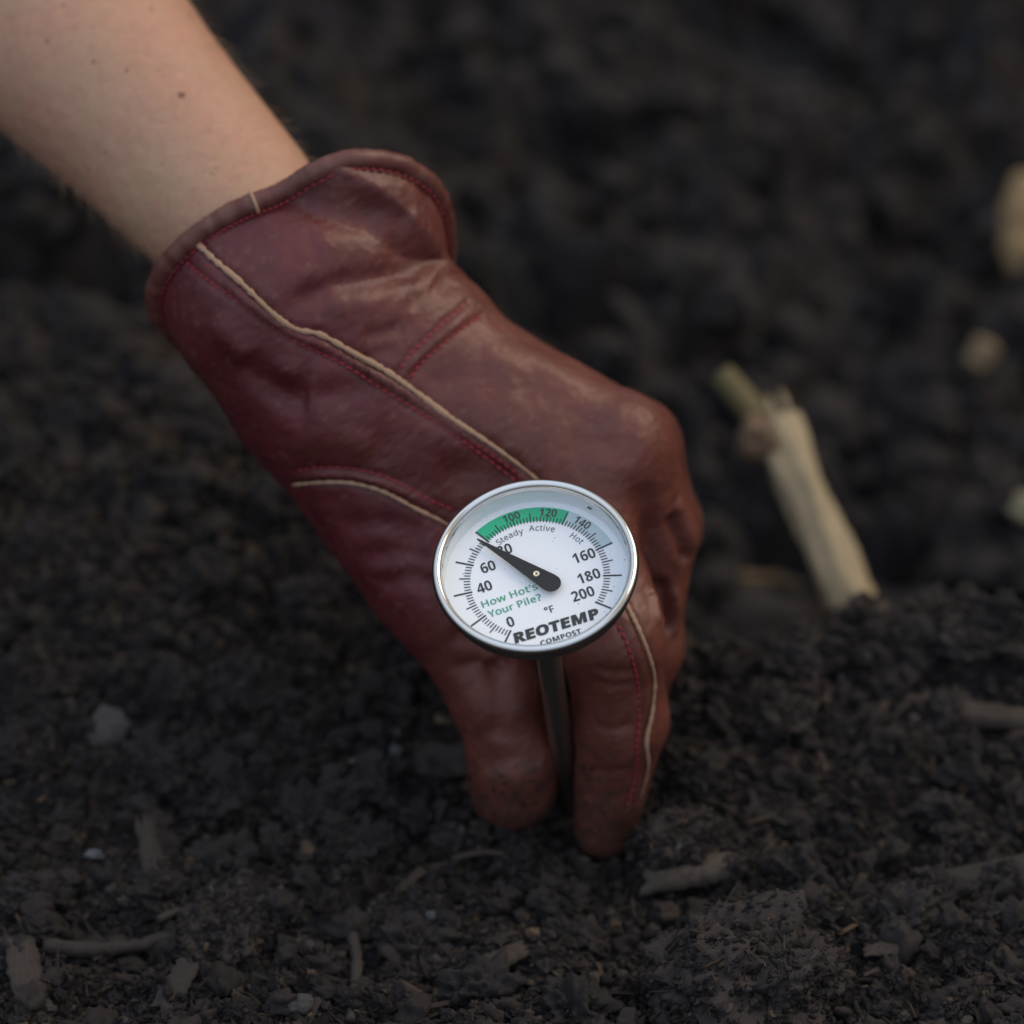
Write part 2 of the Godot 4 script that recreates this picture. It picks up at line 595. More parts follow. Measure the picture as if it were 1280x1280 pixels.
func text_into(st: SurfaceTool, s: String, cap: float, at: Vector2, turn: float, wide := 1.0, bold := false, heavy := 0.0, slant := 0.0) -> void:
	var fnt := SystemFont.new()
	fnt.font_names = PackedStringArray(["Droid Sans"])
	fnt.font_weight = 700 if bold else 400
	var use: Font = fnt
	if heavy != 0.0:
		var fv := FontVariation.new()
		fv.base_font = fnt
		fv.variation_embolden = heavy
		use = fv
	var t := TextMesh.new()
	t.font = use
	t.font_size = 64
	t.text = s
	t.depth = 0.0
	t.curve_step = 1.0
	t.pixel_size = 1.0
	var k := cap / (0.714 * 64.0)
	# letters lie in the dial's plane: right, and up (away from the viewer's edge), normal along the stem
	var c := cos(turn); var n := sin(turn)
	var right := Vector3(c, 0, -n); var up := Vector3(-n, 0, -c)
	up += right * slant
	st.append_from(t, 0, Transform3D(Basis(right * wide * k, up * k, Vector3(0, k, 0)), Vector3(at.x, 0, -at.y)))

func arc_text(st: SurfaceTool, s: String, cap: float, radius: float, middle: float, spread: float) -> void:
	var fnt := SystemFont.new()
	fnt.font_names = PackedStringArray(["Droid Sans"])
	var px := cap / (0.714 * 64.0) * spread
	var total := fnt.get_string_size(s, HORIZONTAL_ALIGNMENT_LEFT, -1, 64).x * px
	var a := middle + total / radius * 0.5
	for i in s.length():
		var wd := fnt.get_string_size(s[i], HORIZONTAL_ALIGNMENT_LEFT, -1, 64).x * px
		var m := a - wd * 0.5 / radius
		text_into(st, s[i], cap, Vector2(cos(m), sin(m)) * radius, m - PI / 2, 1.0)
		a -= wd / radius

func angle_of(degrees_f: float) -> float:
	return deg_to_rad(101.75 - (degrees_f - 100.0) * 1.3775)

func flat_strip(st: SurfaceTool, pts: Array) -> void:   # quad given as four Vector2 in the dial's plane, in turn
	var q := []
	for p in pts: q.append(Vector3(p.x, 0, -p.y))
	st.set_normal(Vector3.UP)
	for k in [0, 1, 2, 0, 2, 3]: st.add_vertex(q[k])

func band(st: SurfaceTool, r0: float, r1: float, a0: float, a1: float) -> void:
	var n := 40
	for i in n:
		var a := lerpf(a0, a1, float(i) / n); var b := lerpf(a0, a1, float(i + 1) / n)
		flat_strip(st, [Vector2(cos(a), sin(a)) * r0, Vector2(cos(a), sin(a)) * r1, Vector2(cos(b), sin(b)) * r1, Vector2(cos(b), sin(b)) * r0])

func tick(st: SurfaceTool, value: float, r0: float, r1: float, wide: float) -> void:
	var a := angle_of(value)
	var d := Vector2(cos(a), sin(a)); var s := Vector2(-d.y, d.x) * wide * 0.5
	flat_strip(st, [d * r0 - s, d * r0 + s, d * r1 + s, d * r1 - s])

func begin() -> SurfaceTool:
	var st := SurfaceTool.new()
	st.begin(Mesh.PRIMITIVE_TRIANGLES)
	return st

func make_thermometer() -> void:
	var axis := (DIAL - ENTRY).normalized()
	var y := FRAME * axis
	var x := FRAME * Vector3(0.988, 0.152, 0.0)
	x = (x - y * x.dot(y)).normalized()
	var z := x.cross(y)
	var o := thing("dial_thermometer", "white dial thermometer in a stainless case, its stem pushed into the soil", "thermometer")
	o.transform = Transform3D(Basis(x, y, z), w(ENTRY))
	var L := (DIAL - ENTRY).length() * 0.001
	var steel := mat(lin(0.62, 0.62, 0.60), 0.2, 1.0)
	steel.roughness_texture = noise_map(5, 0.02, 0.6, 1.0)
	steel.uv1_triplanar = true
	steel.uv1_scale = Vector3.ONE * 20.0
	var satin := mat(lin(0.42, 0.41, 0.39), 0.36, 1.0)
	var stem_metal := mat(lin(0.52, 0.50, 0.45), 0.34, 1.0)
	# stem
	part("stem", lathe(PackedVector2Array([Vector2(0.0, -0.06), Vector2(0.0031, -0.055), Vector2(0.0031, L - 0.0065), Vector2(0.0, L - 0.0065)]), 32), stem_metal, o)
	part("collar", lathe(PackedVector2Array([Vector2(0.0031, L - 0.0145), Vector2(0.0046, L - 0.0140), Vector2(0.0050, L - 0.0135), Vector2(0.0050, L - 0.0072), Vector2(0.0031, L - 0.0069)]), 32), satin, o)
	# case: drawn steel cup with rounded back edge
	var cup := PackedVector2Array([Vector2(0.0, L - 0.0070)])
	cup.append(Vector2(0.0205, L - 0.0068))
	for i in 9:
		var a := PI / 2 * i / 8.0
		cup.append(Vector2(0.0219 + 0.0020 * sin(a), L - 0.0048 - 0.0018 * cos(a)))
	cup.append(Vector2(0.0240, L - 0.0026))
	part("case", lathe(cup, 128), satin, o)
	# bezel: rolled rim over the glass
	var rim := PackedVector2Array()
	rim.append(Vector2(0.0240, L - 0.0034))
	for i in 11:
		var a := PI * i / 10.0
		rim.append(Vector2(0.0238 + 0.00125 * cos(a), L - 0.0012 + 0.0016 * sin(a)))
	rim.append(Vector2(0.0224, L - 0.0016))
	part("bezel", lathe(rim, 160), steel, o)
	# the white inner wall between glass and dial
	var wall := mat(lin(0.66, 0.71, 0.74), 0.6)
	part("inner_wall", lathe(PackedVector2Array([Vector2(0.02255, L - 0.0019), Vector2(0.0225, L - 0.0056), Vector2(0.0222, L - 0.0062)]), 128), wall, o)
	var notch := begin()
	var slot := BoxMesh.new(); slot.size = Vector3(0.0011, 0.0004, 0.0003)
	var na := deg_to_rad(46.5)
	notch.append_from(slot, 0, Transform3D(Basis(Vector3.UP, na - PI / 2), Vector3(cos(na) * 0.02215, L - 0.0036, -sin(na) * 0.02215)))
	part("notch", notch.commit(), mat(lin(0.02, 0.02, 0.02), 0.5), o)
	# dial plate
	var face_y := L - 0.0062
	var white := mat(lin(0.74, 0.78, 0.83), 0.5)
	var plate := part("dial_plate", lathe(PackedVector2Array([Vector2(0.0222, face_y - 0.0004), Vector2(0.0222, face_y), Vector2(0.0, face_y)]), 128), white, o)
	var ink := mat(lin(0.012, 0.013, 0.016), 0.55)
	var green_ink := mat(lin(0.0, 0.42, 0.21), 0.55)
	ink.metallic_specular = 0.15
	green_ink.metallic_specular = 0.05
	var st := begin()
	band(st, 0.0166, 0.0206, angle_of(80), angle_of(130.6))
	part("green_band", st.commit(), green_ink, plate).position.y = face_y + 0.00006
	st = begin()
	band(st, 0.0166, 0.0206, angle_of(130.6), angle_of(160))
	part("grey_band", st.commit(), mat(lin(0.40, 0.52, 0.56), 0.55), plate).position.y = face_y + 0.00006
	st = begin()
	for i in 101:
		var v := i * 2.0
		if i % 10 == 0 and not (v == 100.0 or v == 120.0 or v == 140.0): tick(st, v, 0.0160, 0.0206, 0.00044)
		elif i % 5 == 0: tick(st, v, 0.0162, 0.0189 if i % 10 else 0.0180, 0.00032)
		else: tick(st, v, 0.0162, 0.0178, 0.00027)
	tick(st, 130.0, 0.0162, 0.0200, 0.0003)
	part("scale_marks", st.commit(), ink, plate).position.y = face_y + 0.00012
	for q in [[0, 13.4], [40, 12.9], [60, 12.5], [80, 12.2], [160, 12.8], [180, 12.6], [200, 13.0]]:
		st = begin()
		var a := angle_of(q[0])
		if q[0] == 0: a += 0.12
		if q[0] == 40: a -= 0.12
		if q[0] == 60: a -= 0.03
		if q[0] == 200: a += 0.09
		var where: Vector2 = Vector2(cos(a), sin(a)) * q[1] * 0.001
		if q[0] == 0: where = Vector2(-0.0079, -0.0114)
		if q[0] == 80: where.x += 0.0010
		if q[0] == 40: where.y -= 0.0009
		if q[0] == 200: where.x -= 0.0008
		text_into(st, str(q[0]), 0.0029, where, DIAL_TURN, 0.88, true, -0.15)
		part("number", st.commit(), ink, plate).position.y = face_y + 0.00012
	for v in [100, 120, 140]:
		st = begin()
		var a := angle_of(v)
		text_into(st, str(v), 0.0022, Vector2(cos(a), sin(a)) * 0.0190, a - PI / 2, 0.9, true, -0.3)
		part("number", st.commit(), ink, plate).position.y = face_y + 0.00018
	for q in [["Steady", 111.0, 0.0143], ["Active", 77.5, 0.0145], ["Hot", 41.0, 0.0147]]:
		st = begin()
		arc_text(st, q[0], 0.00165, q[2], deg_to_rad(q[1]), 1.06)
		part("lettering", st.commit(), mat(lin(0.06, 0.07, 0.09), 0.55), plate).position.y = face_y + 0.00012
	st = begin()
	text_into(st, "How Hot's", 0.0019, Vector2(-0.0073, -0.0039), DIAL_TURN + 0.02, 1.18, false, 0.35)
	text_into(st, "Your Pile?", 0.0019, Vector2(-0.0063, -0.0070), DIAL_TURN + 0.02, 1.14, false, 0.35)
	part("lettering", st.commit(), mat(lin(0.002, 0.27, 0.14), 0.55), plate).position.y = face_y + 0.00012
	st = begin()
	text_into(st, "°F", 0.0019, Vector2(0.0017, -0.0097), DIAL_TURN, 1.0, false, 0.35)
	part("lettering", st.commit(), ink, plate).position.y = face_y + 0.00012
	st = begin()
	text_into(st, "REOTEMP", 0.0027, Vector2(0.0026, -0.0147), DIAL_TURN - 0.02, 1.22, true, 1.1, 0.12)
	part("lettering", st.commit(), ink, plate).position.y = face_y + 0.00012
	st = begin()
	text_into(st, "COMPOST", 0.00135, Vector2(0.0034, -0.0179), DIAL_TURN - 0.01, 1.16, true, 0.0)
	part("lettering", st.commit(), ink, plate).position.y = face_y + 0.00012
	# pointer: a tapering black blade with a rounded tail, on a brass pin
	var blade := begin()
	var na2 := angle_of(75.7)
	var outline := PackedVector2Array([Vector2(0.0182, 0.00018), Vector2(0.0100, 0.00095), Vector2(0.0, 0.00195), Vector2(-0.0035, 0.0024)])
	var poly := PackedVector2Array(outline)
	for i in 13:
		var a := PI / 2 + PI * i / 12.0
		poly.append(Vector2(-0.0045 + 0.0024 * cos(a), 0.0024 * sin(a)))
	for i in 4: poly.append(Vector2(outline[3 - i].x, -outline[3 - i].y))
	var turned := PackedVector2Array()
	for p in poly: turned.append(p.rotated(na2))
	var tri := Geometry2D.triangulate_polygon(turned)
	for h in [0.00022, 0.0]:
		for i in range(0, tri.size(), 3):
			var order: Array = [0, 1, 2] if h > 0.0 else [0, 2, 1]
			for k in order:
				var p := turned[tri[i + k]]
				blade.set_normal(Vector3.UP if h > 0.0 else Vector3.DOWN)
				blade.add_vertex(Vector3(p.x, h, -p.y))
	for i in turned.size():
		var p := turned[i]; var q := turned[(i + 1) % turned.size()]
		var nn := Vector3((q - p).y, 0, (q - p).x).normalized()
		for c in [Vector3(p.x, 0, -p.y), Vector3(q.x, 0, -q.y), Vector3(q.x, 0.00022, -q.y), Vector3(p.x, 0, -p.y), Vector3(q.x, 0.00022, -q.y), Vector3(p.x, 0.00022, -p.y)]:
			blade.set_normal(nn)
			blade.add_vertex(c)
	var needle := part("pointer", blade.commit(), ink, o)
	needle.position.y = face_y + 0.0015
	part("hub", lathe(PackedVector2Array([Vector2(0.00028, 0.00020), Vector2(0.00032, 0.00055), Vector2(0.00068, 0.00055), Vector2(0.00078, 0.00045), Vector2(0.00078, 0.0002)]), 24), mat(lin(0.75, 0.70, 0.50), 0.3, 0.6), needle)
	part("hub", lathe(PackedVector2Array([Vector2(0.0009, -0.0015), Vector2(0.0009, 0.0)]), 16), satin, needle)
	# glass
	var glass := mat(Color(0.97, 0.99, 1.0, 0.04), 0.03)
	glass.metallic_specular = 0.22
	glass.transparency = BaseMaterial3D.TRANSPARENCY_ALPHA
	part("glass", lathe(PackedVector2Array([Vector2(0.0226, L - 0.00175), Vector2(0.0, L - 0.00175)]), 96), glass, o)
	# grains of soil and dust on the glass
	var specks := begin()
	for i in 46:
		var a := rng.randf() * TAU
		var rad := 0.0222 * sqrt(rng.randf())
		var grain := SphereMesh.new()
		grain.radial_segments = 6
		grain.rings = 3
		grain.radius = 0.00004 + 0.00013 * pow(rng.randf(), 3.0)
		grain.height = grain.radius * 1.6
		specks.append_from(grain, 0, Transform3D(Basis(Vector3.UP, a) * Basis.from_scale(Vector3(1.5, 1, 1)), Vector3(cos(a) * rad, L - 0.00172, sin(a) * rad)))
	tag(part("dust", specks.commit(), mat(lin(0.10, 0.085, 0.07), 0.9), o), "", "", "", "stuff")

# ------------------------------------------------------------------ the arm and the glove

var base_p: Vector3
var soil_mat: Material

func loc(p: Vector3) -> Vector3:
	return (p - base_p) * 0.001

func locs(p: PackedVector3Array) -> PackedVector3Array:
	var out := PackedVector3Array()
	for q in p: out.append(loc(q))
	return out

func define_glove() -> void:
	group_k = PackedFloat32Array([12.0, 12.0, 4.0, 4.0, 4.0, 4.0, 6.0, 4.0])
	join_k = PackedFloat32Array([1.0, 12.0, 4.0, 3.0, 2.5, 2.5, 6.0, 3.0])
	rim_c = pt(362, 338, -58)
	rim_n = Vector3(-0.369 * 0.777, 0.929 * 0.777, -0.63).normalized()
	rim_u = Vector3(0.929, 0.369, 0.0).normalized()
	rim_v = rim_n.cross(rim_u)
	if rim_v.z < 0.0: rim_v = -rim_v
	# 0: cuff
	var lc := rim_c - rim_u * 9.0; var rc := rim_c + rim_u * 4.0
	var inw := -rim_n
	bone(0, lc + rim_n * 8.0, lc + inw * 9.0, 25.6, 22.2)
	bone(0, rc + rim_n * 8.0, rc + inw * 8.0, 24.5, 19.5)
	bone(0, lc + inw * 7.0, pt(412, 468, -58), 22.6, 22.4)
	bone(0, rc + inw * 7.0, pt(488, 420, -62), 19.5, 18.5)
	bone(0, pt(522, 388, -60), pt(535, 402, -60), 12.5, 12.5)
	# 1: palm, wrist to knuckles
	bone(1, pt(420, 480, -58), pt(715, 625, -56), 22.5, 15.5)
	bone(1, pt(470, 435, -60), pt(768, 562, -56), 19.0, 15.0)
	bone(1, pt(490, 425, -66), pt(786, 562, -78), 15.5, 14.0)
	bone(1, pt(490, 428, -72), pt(788, 567, -98), 14.0, 12.5)
	bone(1, pt(410, 500, -60), pt(530, 690, -64), 22.0, 19.0)
	bone(1, pt(560, 640, -66), pt(690, 690, -70), 18.0, 14.0)
	# 2: index
	bone(2, pt(715, 625, -56), pt(765, 795, -42), 15.0, 13.2)
	bone(2, pt(765, 795, -42), pt(776, 900, -55), 13.0, 11.6)
	bone(2, pt(776, 900, -55), pt(757, 1037, -72), 11.6, 8.2)
	# 3: middle
	bone(3, pt(770, 560, -56), pt(808, 672, -70), 15.0, 12.6)
	bone(3, pt(808, 672, -70), pt(797, 810, -78), 12.6, 11.0)
	bone(3, pt(800, 810, -78), pt(772, 930, -88), 11.0, 8.5)
	# 4: ring
	bone(4, pt(788, 560, -80), pt(818, 655, -97), 13.5, 12.0)
	bone(4, pt(818, 655, -97), pt(798, 780, -101), 12.0, 10.5)
	bone(4, pt(800, 780, -101), pt(768, 880, -108), 10.5, 8.5)
	# 5: little
	bone(5, pt(788, 565, -100), pt(815, 640, -116), 12.0, 11.0)
	bone(5, pt(815, 640, -116), pt(780, 740, -122), 11.0, 9.5)
	bone(5, pt(780, 740, -122), pt(750, 800, -126), 9.5, 8.0)
	# 6: thumb
	bone(6, pt(470, 590, -62), pt(560, 740, -62), 19.0, 16.5)
	bone(6, pt(560, 740, -62), pt(622, 870, -64), 16.0, 11.6)
	bone(6, pt(622, 870, -64), pt(640, 940, -68), 11.4, 10.2)
	bone(6, pt(640, 940, -68), pt(641, 984, -74), 10.6, 11.6)
	# 7: the flared lip over the back of the wrist
	bone(7, rim_c + rim_u * 10.0 + rim_n * 6.0, rim_c + rim_u * 1.0 + inw * 7.0, 33.0, 16.0)
	for i in B_a.size(): every.append(i)

# creases and folds: [path in the drawing, width mm, depth mm (negative stands proud)]
func creases() -> Array:
	return [
		[[440, 268, 480, 258, 520, 275], 7.0, 1.0],
		[[392, 308, 440, 301, 492, 294], 7.0, -0.9],
		[[440, 320, 500, 314, 545, 326, 566, 345], 10.0, -1.8],
		[[346, 390, 404, 362, 445, 352, 510, 340, 556, 318], 4.6, 1.9],
		[[405, 388, 470, 376, 560, 356], 9.0, -1.1],
		[[452, 420, 480, 415, 506, 410], 3.0, 0.7],
		[[448, 447, 475, 443, 500, 438], 3.0, 0.6],
		[[505, 380, 540, 366, 575, 352], 4.0, 0.8],
		[[300, 440, 350, 490, 390, 500], 7.0, 2.4],
		[[260, 400, 320, 450, 380, 470], 6.0, -1.4],
		[[380, 500, 440, 490, 470, 480], 5.0, 1.2],
		[[360, 560, 420, 545, 470, 560], 7.0, -1.0],
		[[545, 600, 600, 590, 650, 610], 7.0, 1.6],
		[[420, 660, 480, 655, 540, 680], 5.0, 1.0],
		[[440, 700, 500, 690, 545, 705], 4.0, 1.0],
		[[470, 735, 510, 720, 550, 735], 4.0, 1.0],
		[[705, 560, 760, 555, 800, 565], 6.0, 0.8],
		[[800, 600, 806, 650, 800, 700], 5.0, 1.0],
		[[838, 640, 850, 672, 862, 705], 2.6, 2.6],
		[[845, 625, 862, 660, 870, 700], 3.5, -1.0],
		[[815, 728, 830, 738, 836, 765, 833, 795], 2.2, 3.2],
		[[808, 735, 818, 752, 822, 785], 2.0, -1.3],
		[[838, 735, 846, 765, 842, 800], 2.6, -1.0],
		[[740, 835, 770, 842, 800, 838], 2.2, 0.7],
		[[735, 848, 765, 858, 800, 852], 2.0, 0.6],
		[[740, 905, 765, 912, 795, 905], 2.0, 0.6],
		[[735, 960, 760, 966, 790, 958], 1.8, 0.5],
		[[560, 840, 600, 830, 640, 850], 3.0, 0.9],
		[[615, 820, 622, 870, 618, 930], 4.0, 1.4],
		[[600, 960, 640, 950, 680, 955], 4.0, 0.8],
		[[560, 790, 610, 800, 650, 830], 4.0, 1.0],
		[[640, 480, 700, 500, 760, 540], 9.0, 0.7],
		[[600, 440, 660, 450, 740, 490], 8.0, -0.8],
		[[520, 480, 580, 470, 640, 470], 6.0, 0.6],
	]

const SEAM_BACK := [240, 297, 268, 325, 300, 352, 345, 395, 372, 412, 400, 418, 440, 440, 480, 462, 520, 490, 560, 520, 620, 560, 672, 600, 700, 632]
const SEAM_BACK_STITCH := [232, 327, 248, 342, 290, 372, 330, 402, 380, 432, 430, 456, 480, 488, 540, 525, 590, 560, 640, 598, 672, 625]
const SEAM_THUMB := [366, 606, 400, 603, 440, 604, 480, 615, 520, 636, 560, 656, 590, 680]
const SEAM_THUMB_STITCH := [370, 588, 410, 585, 450, 588, 490, 600, 530, 622, 570, 640]
const SEAM_INDEX := [772, 735, 788, 765, 802, 795, 813, 825, 818, 850, 815, 890, 808, 925, 810, 960, 800, 1000]
const SEAM_INDEX_STITCH := [752, 745, 772, 780, 786, 810, 797, 850, 800, 890, 797, 930, 796, 965, 785, 1010]
const STRAP_A := [500, 462, 512, 444, 545, 412, 585, 377]
const STRAP_B := [513, 474, 525, 456, 560, 425, 605, 391]

func make_arm_and_glove() -> void:
	define_glove()
	base_p = pt(757, 1070, -76)
	var who := thing("person", "person's bare forearm and hand in a maroon leather work glove, holding the dial thermometer", "person")
	who.transform = Transform3D(FRAME, w(base_p))
	make_forearm(who)
	# leather
	var net := surface_net(Vector3(-100, -102, -145), Vector3(60, 102, -16), 0.95)
	var v: PackedVector3Array = net[0]
	var idx: PackedInt32Array = net[1]
	var nrm := PackedVector3Array(); nrm.resize(v.size())
	for i in range(0, idx.size(), 3):
		var a := idx[i]; var b := idx[i + 1]; var c := idx[i + 2]
		var f := (v[c] - v[a]).cross(v[b] - v[a])
		nrm[a] += f; nrm[b] += f; nrm[c] += f
	for i in nrm.size(): nrm[i] = nrm[i].normalized()
	var push := PackedFloat32Array(); push.resize(v.size())
	var strokes := creases()
	# the seam allowances stand a little proud between the pale edge and the red thread; the threads pull the leather in
	var seams := [SEAM_BACK, SEAM_THUMB, SEAM_INDEX]
	for s in seams: strokes.append([s, 1.5, 0.8])
	strokes.append([[258, 332, 290, 362, 338, 399, 376, 421, 415, 438, 480, 475, 540, 510, 590, 547, 655, 596], 1.7, -0.8])
	strokes.append([[372, 597, 420, 595, 486, 608, 550, 636], 1.7, -0.7])
	strokes.append([[506, 468, 535, 434, 595, 384], 2.0, -0.5])
	for s in [SEAM_BACK_STITCH, SEAM_THUMB_STITCH, SEAM_INDEX_STITCH, STRAP_A, STRAP_B]: strokes.append([s, 1.1, 0.55])
	for s in strokes:
		var line := on_glove_line(s[0], 4)
		if line.size() < 2: continue
		var box := AABB(line[0], Vector3.ZERO)
		for q in line: box = box.expand(q)
		var wd: float = s[1]
		box = box.grow(wd * 2.2)
		var n := line.size()
		for i in v.size():
			var p := v[i]
			if not box.has_point(p): continue
			var best := 1e6
			var at := 0.0
			for k in n - 1:
				var a := line[k]; var d := line[k + 1] - a
				var t := clampf((p - a).dot(d) / maxf(d.length_squared(), 1e-6), 0.0, 1.0)
				var l := (p - a - d * t).length_squared()
				if l < best:
					best = l
					at = (k + t) / (n - 1)
			var fade := smoothstep(0.0, 0.22, at) * (1.0 - smoothstep(0.78, 1.0, at)) if wd > 1.6 else 1.0
			push[i] -= float(s[2]) * exp(-best * 2.0 / (wd * wd)) * fade
	var wr := noise(41, 0.055, 3)
	var wr2 := noise(42, 0.16, 3, FastNoiseLite.TYPE_SIMPLEX_SMOOTH)
	wr2.fractal_type = FastNoiseLite.FRACTAL_RIDGED
	var wr3 := noise(45, 0.30, 3)
	wr3.fractal_type = FastNoiseLite.FRACTAL_RIDGED
	var where_fine := noise(46, 0.03, 2)
	var tone := noise(43, 0.04, 4)
	var scuff := noise(44, 0.28, 4)
	var col := PackedColorArray()
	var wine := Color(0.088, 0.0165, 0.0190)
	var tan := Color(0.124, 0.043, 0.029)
	for i in v.size():
		var p := v[i]
		# long wrinkles across the hand
		var q := Vector3(p.x * 0.9 + p.y * 0.5, (p.y - p.x * 0.6) * 1.6, p.z)
		push[i] += 0.5 * wr.get_noise_3dv(p) + 0.17 * wr2.get_noise_3dv(q) - 0.11 * clampf(0.25 + 1.4 * where_fine.get_noise_3dv(p), 0.0, 1.0) * wr3.get_noise_3dv(q)
		v[i] = p + nrm[i] * push[i]
		# brown for knuckle and fingertip wear plus painted warm sun at right, else wine
		var wear_and_sun := smoothstep(-42.0, 30.0, p.x + 0.30 * p.y) + 0.55 * tone.get_noise_3dv(p)
		wear_and_sun += 0.12 * clampf(push[i], -1.0, 1.0)
		wear_and_sun += 0.75 * smoothstep(-18.0, -60.0, p.y)
		wear_and_sun = clampf(wear_and_sun, 0.0, 1.0)
		var c := wine.lerp(tan, wear_and_sun * 0.8) * (1.0 + 0.28 * tone.get_noise_3dv(p * 2.0))
		if scuff.get_noise_3dv(p) > 0.42: c = c.lerp(Color(0.19, 0.10, 0.075), 0.22)
		# soil on the fingertips
		var dirt := clampf((-62.0 - p.y) / 26.0 + 0.9 * scuff.get_noise_3dv(p * 0.6), 0.0, 1.0)
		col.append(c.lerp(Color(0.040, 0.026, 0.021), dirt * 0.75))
	var leather := vmat(0.52)
	leather.normal_enabled = true
	leather.normal_texture = noise_normal(61, 0.022, 6.0, 512, 4, FastNoiseLite.TYPE_CELLULAR)
	leather.normal_scale = 0.35
	leather.uv1_triplanar = true
	leather.uv1_scale = Vector3.ONE * 28.0
	leather.roughness_texture = noise_map(62, 0.012, 0.72, 1.0)
	leather.metallic_specular = 0.43
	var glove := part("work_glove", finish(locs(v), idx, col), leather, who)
	glove.set_meta("label", "maroon leather work glove with pale seams and red stitching")
	# pale raw edges of the seams
	var raw := mat(lin(0.34, 0.21, 0.135), 0.9)
	var rr := RandomNumberGenerator.new(); rr.seed = 5
	for s in seams:
		var line := even(on_glove_line(s, 8), 0.9)
		var rad := PackedFloat32Array(); var ups := PackedVector3Array(); var up := PackedVector3Array()
		for k in line.size():
			var g := gradient(line[k])
			ups.append(g)
			up.append(loc(line[k] + g * 0.15))
			rad.append((0.95 + rr.randf_range(-0.35, 0.35)) * (0.00075 if s == SEAM_BACK else 0.00055) * (1.0 - 0.6 * smoothstep(0.7, 1.0, float(k) / line.size())) * (0.55 if k < 2 else 1.0))
		part("raw_seam_edge", tube(up, rad, 7, ups, 0.6), raw, glove)
	var thread := mat(lin(0.22, 0.013, 0.025), 0.75)
	for s in [SEAM_BACK_STITCH, SEAM_THUMB_STITCH, SEAM_INDEX_STITCH, STRAP_A, STRAP_B]: stitches(s, thread, glove)
	var beside := []
	for i in range(0, SEAM_BACK.size(), 2): beside.append_array([SEAM_BACK[i] - 7, SEAM_BACK[i + 1] + 8])
	stitches(beside, thread, glove)
	make_rim(glove, leather, thread, raw)
	# crumbs of compost sticking to the fingertips
	var low := []
	for i in range(0, v.size(), 3):
		if v[i].y < -62.0 - 14.0 * rng.randf() * rng.randf(): low.append(v[i])
	var mm := MultiMesh.new()
	mm.transform_format = MultiMesh.TRANSFORM_3D
	mm.use_colors = true
	mm.mesh = lump(621, 1, 0.9, Vector3(1, 0.8, 0.6))
	mm.instance_count = 650
	for i in 650:
		mm.set_instance_transform(i, Transform3D(random_basis().scaled(Vector3.ONE * (0.00012 + 0.0005 * pow(rng.randf(), 3.0))), loc(low[rng.randi() % low.size()])))
		mm.set_instance_color(i, soil_color())
	var cling := MultiMeshInstance3D.new()
	cling.name = "clinging_soil"
	cling.multimesh = mm
	cling.material_override = soil_mat
	tag(cling, "", "", "", "stuff")
	glove.add_child(cling, true)

func stitches(s: Array, thread: Material, parent: Node) -> void:
	var line := even(on_glove_line(s, 8), 0.55)
	var v := PackedVector3Array(); var idx := PackedInt32Array()
	var k := 0
	while k + 4 < line.size():
		var pts := PackedVector3Array()
		for q in [[0, -0.55], [1, 0.02], [2, 0.16], [3, 0.02], [3.6, -0.55]]:
			var p := line[k + int(q[0])]
			pts.append(loc(p + gradient(p) * (float(q[1]) - 0.35)))
		tube_arrays(pts, PackedFloat32Array([0.00022, 0.00033, 0.00036, 0.00033, 0.00022]), 6, v, idx)
		k += 4
	if v.size(): part("red_stitching", finish(v, idx), thread, parent)

var rim_pts := PackedVector3Array()

func rim_point(a: float) -> Vector3:
	# the roll sits on the cut edge of the cuff
	var n := 120
	if rim_pts.is_empty():
		var raw := PackedFloat32Array()
		for i in n:
			var b := TAU * i / n
			var o := rim_u * cos(b) + rim_v * sin(b)
			var at := 58.0
			while at > 10.0 and field(rim_c - rim_n * 1.2 + o * at, every) > 0.0: at -= 0.15
			raw.append(at)
		for i in n:
			var m := 0.0
			for k in range(-4, 5): m += raw[posmod(i + k, n)] / 9.0
			var b := TAU * i / n
			rim_pts.append(rim_c + (rim_u * cos(b) + rim_v * sin(b)) * (m + 0.9 + 0.35 * sin(b * 5.0)) + rim_n * (0.2 + 0.9 * sin(b * 2.0 + 0.5)))
	var f := fposmod(a / TAU, 1.0) * n
	var i0 := int(f) % n
	return rim_pts[i0].cubic_interpolate(rim_pts[(i0 + 1) % n], rim_pts[posmod(i0 - 1, n)], rim_pts[(i0 + 2) % n], f - floorf(f))

